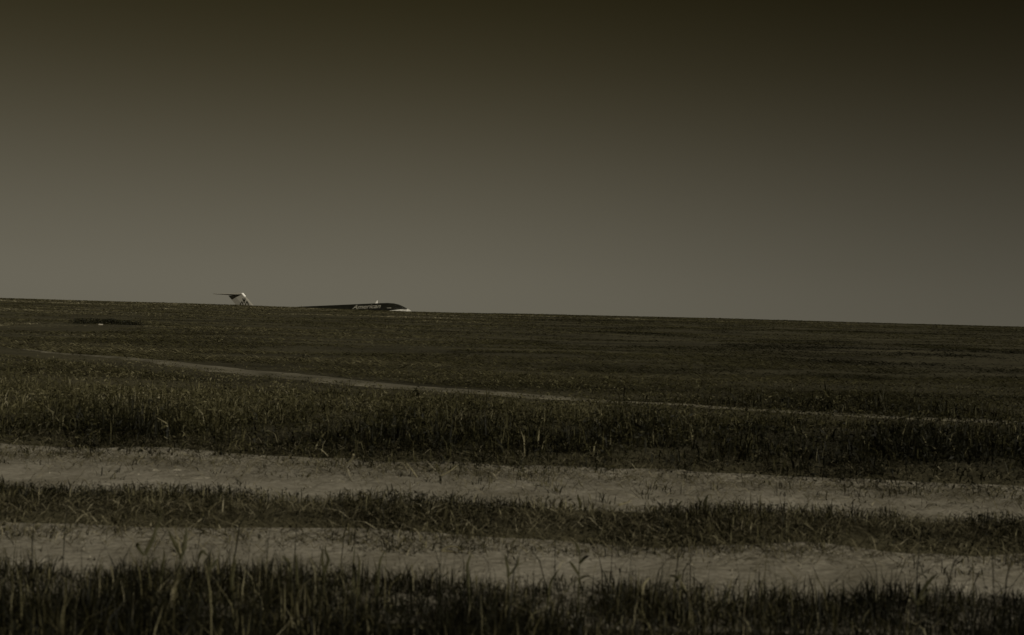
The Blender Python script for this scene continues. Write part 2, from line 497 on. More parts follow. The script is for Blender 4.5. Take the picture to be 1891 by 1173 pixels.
t2 = 0.43 + 0.16 * fa + 0.55 * (c3 - 0.5) + 1.25 * (c4 - 0.5) + rng.normal(0, 0.05, len(x2)) * (1.3 - fa) + dark_r(x2, y2)
t2 += 0.10 * np.exp(-((y2 - far_track_mid(x2) - 3.2) / 1.8) ** 2) * (1 - smooth(-1, 6, x2))   # drier grass above the path
h2 = h2 * np.where((np.abs(x2 + 12.4) < 1.6) & (y2 > 30) & (y2 < 36.6), 0.3, 1)
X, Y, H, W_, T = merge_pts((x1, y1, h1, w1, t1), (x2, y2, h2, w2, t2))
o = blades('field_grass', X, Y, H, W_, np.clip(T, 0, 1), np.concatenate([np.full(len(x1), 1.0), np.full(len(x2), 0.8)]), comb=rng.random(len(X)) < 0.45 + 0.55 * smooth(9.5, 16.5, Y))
xl, yl = scatter(95000, 7.6, 18, half_near, 1.2)
el = 8.38 + skew(xl) + 0.40 * (fbm(xl * 0.9, xl * 0, 71, 4) - 0.5)
k = (yl > el) & off_path(xl, yl, 0.55); xl, yl, el = xl[k], yl[k], el[k]
cl = fbm(xl * 1.5, yl * 1.5, 72, 4)
zl = (1 - 0.55 * smooth(9.6, 13.2, yl)) * rng.random(len(xl)) ** 0.7 * (0.04 + 0.30 * cl) * (0.3 + 0.7 * smooth(0, 0.7, yl - el))
tl = np.clip(tone_of(xl, yl, 0.5, 73, 0.33, 0.75, 0.18) + dark_r(xl, yl) + shade_dry(yl), 0, 0.9)
add_leaves(o, leafy(xl, yl, zl, 0.006 + 0.022 * rng.random(len(xl)) ** 2, 0.3), tl)
tag(o, 'dark olive grass covering the whole hillside up to the crest', 'grass', kind='stuff')

# dry straw lying along the edges of the wheel tracks
sx_, sy_ = [], []
for yc, sp, n in ((6.12, 0.14, 9000), (5.86, 0.12, 5200), (6.74, 0.10, 900), (8.16, 0.17, 8000), (8.55, 0.22, 6000), (7.85, 0.28, 2600), (7.3, 0.35, 500), (5.5, 0.3, 350), (6.3, 0.25, 2500), (4.8, 0.14, 500)):
    xx = (rng.random(n) * 2 - 1) * half_near(yc)
    yy = yc + (skew(xx) if yc > 6.5 else 0) + rng.normal(0, 1, n) * sp * (0.4 + 1.3 * fbm(xx * 1.5, xx * 0 + yc, 44)); sy_.append(yy); sx_.append(xx)
x = np.concatenate(sx_); y = np.concatenate(sy_)
n = len(x)
o = blades('straw_litter', x, y, rng.uniform(0.03, 0.16, n), rng.uniform(0.0015, 0.006, n), np.clip(rng.normal(0.46, 0.26, n), 0, 1), mat=M_STRAW,
           flat=rng.uniform(0.95, 1.52, n), z0=ground(x, y) + rng.uniform(0.015, 0.04, n))
tag(o, 'dry straw lying loose along the edges of the wheel tracks', 'straw', kind='stuff')

M_DARK = noise_mat('dark_leaf', (0.022, 0.022, 0.010), (0.050, 0.047, 0.022), 30, rough=0.6)
M_PALE = noise_mat('pale_straw', (0.12, 0.107, 0.062), (0.20, 0.18, 0.115), 40, rough=0.7)
M_SCRUB = leaf_mat('scrub_leaf', [(0.0, (0.006, 0.006, 0.003)), (0.7, (0.014, 0.014, 0.007)), (1.0, (0.035, 0.033, 0.018))], 0.1)

def smooth_path(pts, sub=4):
    P = [Vector(p) for p in pts]
    if len(P) < 3: return P
    outp = []
    for i in range(len(P) - 1):
        p0 = P[max(0, i - 1)]; p1 = P[i]; p2 = P[i + 1]; p3 = P[min(len(P) - 1, i + 2)]
        for k in range(sub):
            t = k / sub
            outp.append(0.5 * ((2 * p1) + (p2 - p0) * t + (2 * p0 - 5 * p1 + 4 * p2 - p3) * t * t + (3 * p1 - p0 - 3 * p2 + p3) * t ** 3))
    outp.append(P[-1])
    return outp

def tube(bm, pts, r0, r1, n=6):
    P = smooth_path(pts); rings = []
    for i, p in enumerate(P):
        d = (P[min(i + 1, len(P) - 1)] - P[max(0, i - 1)]).normalized()
        a = d.orthogonal().normalized(); b = d.cross(a)
        r = r0 + (r1 - r0) * i / (len(P) - 1)
        rings.append([bm.verts.new(p + (a * math.cos(2 * math.pi * k / n) + b * math.sin(2 * math.pi * k / n)) * r) for k in range(n)])
    for A, B in zip(rings, rings[1:]):
        for k in range(n): bm.faces.new((A[k], A[(k + 1) % n], B[(k + 1) % n], B[k]))
    bm.faces.new(rings[-1]); bm.faces.new(rings[0][::-1])

def leaf(bm, pts, wd, blunt=False):
    """folded blade: a mid rib and two edges, widest a third of the way up"""
    P = smooth_path(pts); rows = []
    n = len(P)
    for i, p in enumerate(P):
        d = (P[min(i + 1, n - 1)] - P[max(0, i - 1)]).normalized()
        side = d.cross(Vector((0.25, -1, 0.2))).normalized()
        t = i / (n - 1)
        w_ = wd * 0.5 * (0.45 + 0.55 * math.sin(math.pi * min(1, 0.15 + t * 0.6))) * max(0.06, (1 - t ** 3))
        fold = d.cross(side) * w_ * 0.5
        rows.append([bm.verts.new(p - side * w_ + fold), bm.verts.new(p), bm.verts.new(p + side * w_ + fold)])
    for A, B in zip(rows, rows[1:]):
        bm.faces.new((A[0], A[1], B[1], B[0])); bm.faces.new((A[1], A[2], B[2], B[1]))

WEEDS = [
    ('forked weed with a curled left leaf and a long right leaf over the nearer track', 'weed', (-1.373, 4.62, [('stem', [(0.0, 0.0, -0.009), (-0.002, 0.0, 0.127), (-0.008, 0.0, 0.19), (-0.021, 0.0, 0.209)], 0.0084, 'd'), ('leaf', [(-0.021, -0.0, 0.204), (-0.038, -0.004, 0.223), (-0.047, -0.012, 0.241), (-0.043, -0.023, 0.252), (-0.03, -0.035, 0.248)], 0.0147, 'd'), ('leaf', [(-0.021, 0.0, 0.204), (-0.009, 0.004, 0.232), (0.007, 0.012, 0.27), (0.014, 0.023, 0.306), (0.033, 0.035, 0.37)], 0.0168, 'd'), ('leaf', [(-0.005, 0.0, 0.165), (0.009, 0.012, 0.182), (0.03, 0.035, 0.193)], 0.0063, 'd')])),
    ('weed with two broad upright dark leaves and a pale straw between them', 'weed', (-1.253, 4.62, [('stem', [(0.0, 0.0, -0.006), (-0.004, 0.0, 0.12), (0.0, 0.0, 0.215)], 0.0084, 'd'), ('leaf', [(0.0, -0.0, 0.204), (-0.013, -0.007, 0.235), (-0.027, -0.019, 0.266), (-0.047, -0.035, 0.314)], 0.0189, 'd'), ('leaf', [(0.0, 0.0, 0.204), (0.008, 0.007, 0.236), (0.011, 0.019, 0.278), (0.006, 0.035, 0.314)], 0.0189, 'd'), ('leaf', [(-0.003, 0.0, 0.189), (0.0, 0.012, 0.213), (0.012, 0.035, 0.232)], 0.0189, 'd'), ('straw', [(-0.002, -0.0, 0.215), (-0.012, -0.012, 0.267), (-0.022, -0.035, 0.323)], 0.0126, 's')])),
    ('single dark blade leaning slightly right, right of the forked weed', 'grass stalk', (-1.333, 4.62, [('blade', [(0.0, -0.0, -0.008), (0.005, -0.004, 0.097), (0.012, -0.012, 0.16), (0.021, -0.023, 0.207), (0.02, -0.035, 0.247)], 0.0126, 'd')])),
    ('thin weed stalk with a hooked drooping head', 'weed', (-1.138, 4.62, [('stem', [(0.0, 0.0, -0.003), (-0.005, 0.0, 0.113), (-0.01, 0.0, 0.186), (-0.017, 0.0, 0.217)], 0.0084, 'd'), ('leaf', [(-0.017, 0.0, 0.211), (-0.034, 0.004, 0.225), (-0.046, 0.012, 0.21), (-0.054, 0.023, 0.187), (-0.057, 0.035, 0.17)], 0.0126, 'd'), ('leaf', [(-0.007, 0.0, 0.155), (0.012, 0.012, 0.176), (0.022, 0.035, 0.197)], 0.0147, 'd')])),
    ('single dark upright blade with a thickened tip, right of the hooked weed', 'grass stalk', (-1.056, 4.64, [('blade', [(0.0, -0.0, -0.006), (-0.001, -0.004, 0.111), (0.004, -0.012, 0.163), (0.009, -0.023, 0.195), (0.008, -0.035, 0.225)], 0.0148, 'd')])),
    ('small weed with a short leaf bent to the left like an arch', 'weed', (-0.821, 4.66, [('stem', [(0.0, 0.0, -0.004), (-0.007, 0.0, 0.091), (-0.011, 0.0, 0.144)], 0.0085, 'd'), ('leaf', [(-0.01, -0.0, 0.138), (-0.018, -0.007, 0.176), (-0.029, -0.019, 0.201), (-0.042, -0.035, 0.215)], 0.0106, 'd'), ('leaf', [(-0.008, 0.0, 0.123), (-0.038, 0.012, 0.154), (-0.054, 0.035, 0.122)], 0.0064, 'd')])),
    ('tall thin grass stalk standing beside the arched weed', 'grass stalk', (-0.784, 4.6, [('blade', [(0.0, -0.0, 0.012), (-0.012, -0.007, 0.127), (-0.015, -0.019, 0.19), (-0.021, -0.035, 0.252)], 0.0105, 'd')])),
    ('dark weed with two wavy leaves, darkest over the nearer track', 'weed', (-0.703, 4.66, [('stem', [(0.0, 0.0, -0.001), (-0.001, 0.0, 0.095), (-0.0, 0.0, 0.15)], 0.0106, 'd'), ('leaf', [(0.0, -0.0, 0.141), (0.01, -0.004, 0.176), (0.015, -0.012, 0.205), (0.004, -0.023, 0.239), (0.009, -0.035, 0.269)], 0.0127, 'd'), ('leaf', [(-0.002, -0.0, 0.146), (-0.008, -0.007, 0.19), (-0.008, -0.019, 0.222), (-0.003, -0.035, 0.264)], 0.0106, 'd')])),
    ('sparse tuft of three thin straight blades over the nearer track', 'grass tuft', (-0.582, 4.64, [('blade', [(0.0, 0.0, 0.008), (-0.003, 0.007, 0.124), (-0.008, 0.019, 0.208), (-0.007, 0.035, 0.261)], 0.0084, 'd'), ('blade', [(0.017, -0.0, 0.008), (0.016, -0.007, 0.124), (0.018, -0.019, 0.198), (0.012, -0.035, 0.238)], 0.0105, 'd'), ('blade', [(-0.015, 0.0, 0.007), (-0.01, 0.007, 0.124), (0.007, 0.019, 0.15), (-0.03, 0.035, 0.178)], 0.0063, 'd')])),
    ('dark grass blade leaning right with a faint nodding tip', 'grass stalk', (-0.495, 4.66, [('blade', [(0.0, 0.0, 0.005), (0.003, 0.004, 0.122), (0.005, 0.012, 0.186), (0.015, 0.023, 0.22), (0.027, 0.035, 0.237)], 0.0106, 'd')])),
    ('short dark blade beside the curved dry straw at the track edge', 'grass stalk', (-0.134, 4.7, [('blade', [(0.0, 0.0, -0.001), (-0.008, 0.004, 0.123), (-0.014, 0.012, 0.178), (-0.006, 0.023, 0.208), (0.002, 0.035, 0.23)], 0.0128, 'd')])),
    ('weed with one leaf bent back to the left and a shorter upright leaf', 'weed', (0.015, 4.66, [('stem', [(0.0, 0.0, 0.02), (-0.001, 0.0, 0.115), (-0.002, 0.0, 0.157)], 0.0085, 'd'), ('leaf', [(-0.001, 0.0, 0.147), (-0.002, 0.007, 0.179), (-0.01, 0.019, 0.208), (-0.017, 0.035, 0.235)], 0.0127, 'd'), ('leaf', [(0.0, 0.0, 0.153), (0.021, 0.007, 0.179), (0.035, 0.019, 0.201), (0.03, 0.035, 0.226)], 0.0106, 'd')])),
    ('long thin blade leaning far to the right', 'grass stalk', (0.168, 4.66, [('blade', [(0.0, -0.0, 0.018), (0.01, -0.007, 0.124), (0.026, -0.019, 0.163), (0.046, -0.035, 0.201)], 0.0106, 'd')])),
    ('tall leafy weed with several small side leaves near the middle of the verge', 'weed', (0.287, 4.6, [('stem', [(0.0, 0.0, 0.032), (-0.001, 0.0, 0.158), (-0.0, 0.0, 0.262)], 0.0084, 'd'), ('leaf', [(-0.002, -0.0, 0.179), (-0.026, -0.012, 0.216), (-0.043, -0.035, 0.236)], 0.0125, 'd'), ('leaf', [(-0.001, -0.0, 0.22), (0.019, -0.012, 0.246), (0.035, -0.035, 0.259)], 0.0146, 'd'), ('leaf', [(-0.001, -0.0, 0.158), (0.021, -0.012, 0.175), (0.046, -0.035, 0.18)], 0.0084, 'd'), ('leaf', [(-0.0, 0.0, 0.256), (-0.007, 0.012, 0.283), (-0.02, 0.035, 0.304)], 0.0105, 'd')])),
    ('low star shaped weed with pointed dark leaves on a pale stem', 'weed', (0.741, 4.72, [('stem', [(0.0, 0.0, 0.01), (-0.011, 0.0, 0.078), (-0.033, 0.0, 0.121), (-0.053, 0.0, 0.15)], 0.0107, 's'), ('leaf', [(-0.053, 0.0, 0.15), (-0.069, 0.012, 0.156), (-0.09, 0.035, 0.151)], 0.0107, 'd'), ('leaf', [(-0.053, 0.0, 0.15), (-0.043, 0.012, 0.159), (-0.037, 0.035, 0.164)], 0.0086, 'd'), ('leaf', [(-0.053, 0.0, 0.15), (-0.059, 0.012, 0.135), (-0.068, 0.035, 0.122)], 0.0129, 'd'), ('leaf', [(-0.053, 0.0, 0.15), (-0.052, 0.012, 0.163), (-0.048, 0.035, 0.176)], 0.0086, 'd'), ('leaf', [(-0.019, 0.0, 0.087), (-0.029, 0.012, 0.108), (-0.044, 0.035, 0.127)], 0.0172, 'd')])),
    ('pale bent dry leaf folded over at the verge edge', 'dry leaf', (0.554, 4.74, [('leaf', [(0.0, 0.0, 0.004), (-0.002, 0.004, 0.073), (-0.001, 0.012, 0.107), (0.014, 0.023, 0.129), (0.029, 0.035, 0.138)], 0.0129, 's')])),
    ('short thick blade just right of the star shaped weed', 'grass stalk', (0.775, 4.72, [('blade', [(0.0, 0.0, 0.011), (0.001, 0.007, 0.069), (0.002, 0.019, 0.097), (0.005, 0.035, 0.123)], 0.015, 'd')])),
    ('dark blade leaning right at the verge edge, farther right than the star shaped weed', 'grass stalk', (0.865, 4.72, [('blade', [(0.0, -0.0, 0.014), (0.007, -0.007, 0.072), (0.017, -0.019, 0.104), (0.027, -0.035, 0.135)], 0.0129, 'd')])),
    ('bushy weed of leaves all leaning right near the right end of the nearer track', 'weed', (1.637, 4.74, [('stem', [(0.0, 0.0, 0.002), (0.006, 0.0, 0.078), (0.018, 0.0, 0.121)], 0.0108, 'd'), ('leaf', [(0.006, -0.0, 0.078), (0.027, -0.007, 0.132), (0.051, -0.019, 0.174), (0.068, -0.035, 0.2)], 0.0172, 'd'), ('leaf', [(0.006, 0.0, 0.078), (0.014, 0.012, 0.121), (0.022, 0.035, 0.156)], 0.0151, 'd'), ('leaf', [(0.005, -0.0, 0.067), (-0.02, -0.012, 0.109), (-0.043, -0.035, 0.141)], 0.0129, 'd'), ('leaf', [(0.006, 0.0, 0.078), (0.04, 0.012, 0.105), (0.066, 0.035, 0.123)], 0.0129, 'd')])),
    ('pale bent dry stalk standing at the far edge of the second track', 'dry stalk', (-1.169, 8.3, [('stalk', [(0.0, -0.0, -0.003), (0.033, -0.012, 0.028), (0.066, -0.035, 0.059)], 0.0151, 's'), ('head', [(0.066, -0.0, 0.059), (0.084, -0.012, 0.082), (0.099, -0.035, 0.113)], 0.0226, 's')])),
    ('pale dry stalk leaning left at the far edge of the second track', 'dry stalk', (-0.605, 8.0, [('stalk', [(0.0, 0.0, 0.007), (-0.034, 0.007, 0.054), (-0.057, 0.019, 0.079), (-0.079, 0.035, 0.1)], 0.0182, 's')])),
    ('pale dry stalk slanting right, longest of the straws by the second track', 'dry stalk', (-0.456, 8.0, [('stalk', [(0.0, 0.0, 0.023), (0.036, 0.007, 0.038), (0.079, 0.019, 0.065), (0.114, 0.035, 0.095)], 0.0145, 's')])),
    ('curved pale dry straw folded into a loop at the near edge of the strip', 'straw', (-0.306, 5.72, [('straw', [(0.0, -0.0, 0.015), (0.025, -0.004, 0.034), (0.057, -0.012, 0.04), (0.088, -0.023, 0.033), (0.104, -0.035, 0.018)], 0.0156, 's'), ('straw', [(0.0, -0.0, 0.015), (0.042, -0.012, 0.016), (0.078, -0.035, 0.015)], 0.0156, 's')])),
    ('bright pale splinter of broken straw in the middle strip', 'straw', (0.611, 6.5, [('straw', [(0.0, 0.0, 0.035), (0.029, 0.012, 0.044), (0.07, 0.035, 0.057)], 0.0148, 's'), ('straw', [(-0.0, 0.0, 0.041), (0.023, 0.035, 0.044)], 0.0148, 's')])),
    ('dark upright blade at the far edge of the strip, thicker than its neighbours', 'grass stalk', (1.141, 6.85, [('blade', [(0.0, -0.0, 0.017), (-0.002, -0.007, 0.079), (0.0, -0.019, 0.111), (0.009, -0.035, 0.142)], 0.0249, 'd'), ('blade', [(-0.019, 0.0, 0.017), (-0.027, 0.007, 0.079), (-0.037, 0.019, 0.11), (-0.047, 0.035, 0.122)], 0.0125, 'd')])),
    ('dark curved blade at the far edge of the strip, left of the dark upright one', 'grass stalk', (0.427, 6.85, [('blade', [(0.0, -0.0, 0.022), (-0.008, -0.007, 0.078), (-0.018, -0.019, 0.099), (-0.022, -0.035, 0.124)], 0.0187, 'd')])),
    ('leaning dark blade on the strip edge pointing to the right over the second track', 'grass stalk', (0.95, 6.8, [('blade', [(0.0, 0.0, 0.039), (0.027, 0.012, 0.074), (0.057, 0.035, 0.1)], 0.0155, 'd')])),
    ('pale dry leaf pointing up and right in the dark foreground grass', 'dry leaf', (-1.219, 4.38, [('leaf', [(0.0, -0.0, 0.026), (0.006, -0.007, 0.09), (0.017, -0.019, 0.118), (0.037, -0.035, 0.142)], 0.0139, 's')])),
    ('long pale vertical straw at the left end of the verge', 'straw', (-1.476, 4.5, [('straw', [(0.0, -0.0, 0.008), (0.004, -0.007, 0.069), (0.007, -0.019, 0.131), (0.003, -0.035, 0.176)], 0.0143, 's')])),
    ('pale dry leaf in the dark foreground grass below the two broad leaves weed', 'dry leaf', (-1.271, 4.36, [('leaf', [(0.0, 0.0, 0.02), (0.004, 0.012, 0.079), (0.013, 0.035, 0.113)], 0.0119, 's')])),
]


CATNAME = {'weed': 'weed', 'grass stalk': 'grass_stalk', 'grass tuft': 'grass_tuft', 'dry leaf': 'dry_leaf', 'dry stalk': 'dry_stalk', 'straw': 'dry_straw'}
for lab, cat, (bx, by, items) in WEEDS:
    base = (bx, by, gz(bx, by) + 0.0)
    root = empty(CATNAME[cat], base) if len(items) > 1 else None
    for part, pts, wd, mk in items:
        bm = bmesh.new()
        if part in ('stem', 'stalk', 'straw', 'head'):
            tube(bm, pts, wd * 0.33, wd * (0.18 if part != 'head' else 0.40))
        else:
            leaf(bm, pts, wd)
        mat = M_DARK if mk == 'd' else M_PALE
        if root is None:
            root = bm_obj(CATNAME[cat], bm, mat); root.location = base
        else:
            bm_obj(part, bm, mat, root)
    tag(root, lab, cat, 'weeds and stalks along the wheel tracks')

# stones on the second wheel track, one far out in the field
def stone(label, x, y, sx, sy, sz, seed, group='pale stones in the second wheel track'):
    bm = bmesh.new()
    bmesh.ops.create_icosphere(bm, subdivisions=3, radius=1)
    for v in bm.verts:
        a = fbm(np.array([v.co.x * 1.3 + 4]), np.array([v.co.y * 1.3 + v.co.z]), seed)[0]
        v.co *= 0.75 + 0.5 * a
        v.co.x *= sx; v.co.y *= sy; v.co.z *= sz
    o = bm_obj('stone', bm, M_STONE, smooth=True)
    o.location = (x, y, gz(x, y) + sz * 0.15)
    o.rotation_euler = (0, 0, seed)
    return tag(o, label, 'stone', group)
stone('pale flat stone in the second track, left one of the upper pair', -2.36, 7.99, 0.045, 0.035, 0.016, 81)
stone('pale flat stone in the second track, right one of the upper pair', -2.22, 8.02, 0.042, 0.030, 0.015, 82)
stone('leftmost pale flat stone of those in the second track', -2.47, 7.84, 0.050, 0.035, 0.013, 83)
stone('small bright pebble in the second track, nearer than the pair of stones', -2.16, 7.80, 0.028, 0.022, 0.014, 84)
stone('largest and longest pale flat stone in the second track', -1.99, 7.72, 0.085, 0.05, 0.016, 85)
stone('pale pebble right at the strip edge of the second track', -2.03, 7.12, 0.026, 0.022, 0.014, 86)
stone('single bright white stone out in the field, in front of the dark scrub', -12.42, 36.0, 0.10, 0.08, 0.035, 87, group=None)

def pebbles(n):
    x = (rng.random(n) * 2 - 1) * 5.5
    which = rng.random(n) < 0.5
    y = np.where(which, rng.uniform(5.0, 5.85, n), rng.uniform(6.75, 8.3, n) + skew(x))
    r_ = 0.003 + 0.009 * rng.random(n) ** 3
    dirs = np.array([(1, 0, 0), (0, 1, 0), (-1, 0, 0), (0, -1, 0), (0, 0, .7), (0, 0, -.7)], float)
    a = rng.random(n) * 6.28; sc = rng.uniform(0.6, 1.4, (n, 6, 1))
    V = dirs[None] * r_[:, None, None] * sc
    ca, sa = np.cos(a)[:, None], np.sin(a)[:, None]
    V = np.stack([V[..., 0] * ca - V[..., 1] * sa, V[..., 0] * sa + V[..., 1] * ca, V[..., 2]], -1)
    V = V + np.stack([x, y, ground(x, y) + 0.013], -1)[:, None]
    tri = np.array([(0, 1, 4), (1, 2, 4), (2, 3, 4), (3, 0, 4), (1, 0, 5), (2, 1, 5), (3, 2, 5), (0, 3, 5)])
    me = fast_mesh('gravel', V.reshape(-1, 3), tris=(np.arange(n)[:, None, None] * 6 + tri[None]).reshape(-1, 3))
    me.materials.append(M_DIRT)
    o = bpy.data.objects.new('gravel', me); C.objects.link(o)
    return tag(o, 'small loose pebbles and clods scattered over the bare wheel tracks', 'gravel', kind='stuff')
pebbles(900)

def shrub(label, x, y, wx, wy, hgt, n, seed, group=None, mat=None):
    r = np.random.default_rng(seed)
    root = empty('low_shrub', (x, y, gz(x, y)))
    u = r.normal(0, 0.36, n).clip(-1, 1); v = r.normal(0, 0.4, n).clip(-1, 1)
    top = np.sqrt(np.maximum(0.04, 1 - u ** 2 - v ** 2 * .8)) * (0.5 + 0.7 * vnoise(u * 3 + seed, v * 3, seed))
    px, py = u * wx, v * wy
    pz = r.random(n) * top * hgt
    s = hgt * r.uniform(0.08, 0.22, n)
    d1 = r.normal(0, 1, (n, 3)); d1 /= np.linalg.norm(d1, axis=1)[:, None]
    d2 = np.cross(d1, r.normal(0, 1, (n, 3))); d2 /= np.linalg.norm(d2, axis=1)[:, None]
    c = np.stack([px, py, pz], 1)
    V = np.stack([c - d1 * s[:, None], c + d2 * s[:, None] * .4, c + d1 * s[:, None], c - d2 * s[:, None] * .4], 1).reshape(-1, 3)
    me = fast_mesh('foliage', V, quads=np.arange(n * 4).reshape(n, 4), attrs={'tone': np.repeat(r.random(n), 4)})
    me.materials.append(mat or M_SCRUB)
    f = bpy.data.objects.new('foliage', me); C.objects.link(f); f.parent = root
    for k in range(4):
        bm = bmesh.new()
        a, b = r.uniform(-.5, .5) * wx, r.uniform(-.4, .4) * wy
        tube(bm, [(a * .4, b * .4, -0.02), (a * .7, b * .7, hgt * .4), (a, b, hgt * .75)], hgt * .04, hgt * .015)
        bm_obj('stem', bm, M_DARK, root)
    return tag(root, label, 'shrub', group)
shrub('low dark scrub clump, left end of the dark row in the field', -13.35, 37.0, 0.60, 0.35, 0.16, 650, 91, 'dark scrub clumps in the field')
shrub('longest low dark scrub clump, behind the white stone', -12.65, 37.3, 0.95, 0.40, 0.19, 1300, 92, 'dark scrub clumps in the field')
shrub('low dark scrub clump, right of the white stone', -11.75, 36.9, 0.50, 0.35, 0.17, 600, 93, 'dark scrub clumps in the field')
shrub('small round dark shrub just above the faint slanting path', -3.49, 20.0, 0.17, 0.14, 0.10, 150, 94, mat=M_DARKGRASS)
shrub('tiny dark shrub alone in the field below the airliner tail', -6.67, 27.1, 0.10, 0.10, 0.14, 110, 95, mat=M_DARKGRASS)
shrub('dark leafy shrub in the tall grass, the one nearest the second track', -0.97, 12.4, 0.05, 0.05, 0.22, 120, 96, mat=M_DARKGRASS)


M_METAL = noise_mat('polished_aluminium', (0.50, 0.49, 0.45), (0.58, 0.57, 0.52), 0.8, rough=0.16, metallic=1.0)
M_HULL = noise_mat('dark_hull', (0.008, 0.008, 0.006), (0.014, 0.014, 0.010), 0.8, rough=0.45, spec=0.12)  # polished metal's dark reflection put into the base colour
M_GREY = noise_mat('grey_paint', (0.215, 0.205, 0.175), (0.245, 0.235, 0.20), 0.9, rough=0.45)
M_WHITE = noise_mat('white_paint', (0.72, 0.70, 0.65), (0.80, 0.78, 0.73), 1.5, rough=0.35)
M_LETTER = noise_mat('pale_letter_paint', (0.19, 0.18, 0.15), (0.24, 0.23, 0.19), 2.0, rough=0.5)
M_EMBLEM = noise_mat('dark_emblem_paint', (0.010, 0.010, 0.006), (0.018, 0.018, 0.010), 2.0, rough=0.5)
M_NOSE = noise_mat('pale_nose_and_reflection', (0.40, 0.39, 0.35), (0.46, 0.45, 0.41), 1.5, rough=0.4)  # radome paint, also used for the reflection painted on the lower nose
M_BRIGHT = noise_mat('lit_leading_edge', (0.80, 0.79, 0.75), (0.88, 0.87, 0.83), 2.0, rough=0.4)  # near white, the sun's highlight put into the colour
M_GLASS = noise_mat('cockpit_glass', (0.010, 0.010, 0.010), (0.020, 0.020, 0.020), 2.0, rough=0.08, spec=0.5)
M_RUBBER = noise_mat('tyre_rubber', (0.015, 0.015, 0.014), (0.025, 0.025, 0.023), 6.0, rough=0.85)
M_DKMETAL = noise_mat('dark_metal', (0.06, 0.06, 0.055), (0.10, 0.10, 0.09), 3.0, rough=0.45)

plane = empty('airliner', (-45.32, 264.77, ZFLAT), (0, R(-3.4), R(-18.0)))
tag(plane, 'dark jet airliner with a pale T tail, half hidden behind the crest', 'airliner')
def LX(s): return 25.0 - s

# stations: s from the nose, top z, bottom z, half width
ST = [(0.0, 2.98, 2.86, 0.06), (0.12, 3.22, 2.62, 0.30), (0.4, 3.45, 2.38, 0.54), (0.9, 3.72, 2.12, 0.86), (1.5, 4.00, 1.93, 1.12),
      (2.2, 4.36, 1.78, 1.33), (3.0, 4.70, 1.68, 1.48), (4.0, 4.96, 1.60, 1.60), (5.5, 5.12, 1.55, 1.66), (7, 5.15, 1.54, 1.67), (12, 5.15, 1.54, 1.67), (18, 5.15, 1.54, 1.67),
      (24, 5.15, 1.54, 1.67), (29, 5.15, 1.58, 1.67), (32, 5.15, 1.85, 1.62), (35, 5.12, 2.45, 1.45), (38, 5.02, 3.05, 1.12), (40.5, 4.80, 3.5, 0.72), (42.5, 4.48, 3.85, 0.32), (43.3, 4.28, 4.05, 0.10)]
SS = [a[0] for a in ST]
def fus(s):
    return [float(np.interp(s, SS, [a[k] for a in ST])) for k in (1, 2, 3)]
def fus_y(s, z):
    t, b, w_ = fus(s)
    c = (t + b) / 2; h = (t - b) / 2
    q = max(0.0, 1 - ((z - c) / h) ** 2)
    return w_ * math.sqrt(q)
def loft_fus(name, s0, s1, mat, parent, nose=False):
    ss = sorted(set([s0, s1] + [s for s in SS if s0 < s < s1] + [s0 + (s1 - s0) * k / 12 for k in range(13)]))
    n = 40; V = []; F = []
    for s in ss:
        t, b, w_ = fus(s)
        for k in range(n):
            a = 2 * math.pi * k / n
            V.append((LX(s), w_ * math.cos(a), (t + b) / 2 + (t - b) / 2 * math.sin(a)))
    for i in range(len(ss) - 1):
        for k in range(n):
            F.append((i * n + k, i * n + (k + 1) % n, (i + 1) * n + (k + 1) % n, (i + 1) * n + k))
    F.append(tuple(range(n))[::-1]); F.append(tuple((len(ss) - 1) * n + k for k in range(n)))
    return mesh_obj(name, V, F, mat, parent, True)
fuselage = loft_fus('fuselage', 0.9, 43.3, M_HULL, plane)
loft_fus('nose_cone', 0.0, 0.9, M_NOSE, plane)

def panel(name, pts, mat, parent, off=0.02, thick=0.03):
    """a small panel lying on the starboard side of the fuselage; pts are (s, z)"""
    V = [(LX(s), -(fus_y(s, z) + off), z) for s, z in pts]
    V += [(LX(s), -(fus_y(s, z) + off - thick), z) for s, z in pts]
    n = len(pts)
    F = [tuple(range(n)), tuple(range(2 * n - 1, n - 1, -1))] + [(k, n + k, n + (k + 1) % n, (k + 1) % n) for k in range(n)]
    return mesh_obj(name, V, F, mat, parent)
def ringpanel(name, s0, s1, z0, z1, wd, mat, parent, off=0.03):
    q = [(s0, z0), (s1, z0), (s1, z1), (s0, z1)]
    qi = [(s0 + wd, z0 + wd), (s1 - wd, z0 + wd), (s1 - wd, z1 - wd), (s0 + wd, z1 - wd)]
    V = [(LX(s), -(fus_y(s, z) + off), z) for s, z in q + qi]
    F = [(k, (k + 1) % 4, 4 + (k + 1) % 4, 4 + k) for k in range(4)]
    o = mesh_obj(name, V, F, mat, parent)
    md = o.modifiers.new('thickness', 'SOLIDIFY'); md.thickness = 0.02
    return o
for (q) in ([(1.62, 3.80), (2.15, 3.84), (2.20, 4.24), (1.80, 4.00)], [(2.22, 3.85), (2.75, 3.88), (2.75, 4.46), (2.28, 4.30)], [(2.83, 3.88), (3.3, 3.92), (3.25, 4.38), (2.83, 4.46)]):
    cw = panel('cockpit_window', q, M_GLASS, fuselage, 0.02)
    cx_ = sum(p[0] for p in q) / 4; cz_ = sum(p[1] for p in q) / 4
    big = [(cx_ + (s - cx_) * 1.16, cz_ + (z - cz_) * 1.16) for s, z in q]
    panel('frame', big, M_LETTER, cw, 0.006)
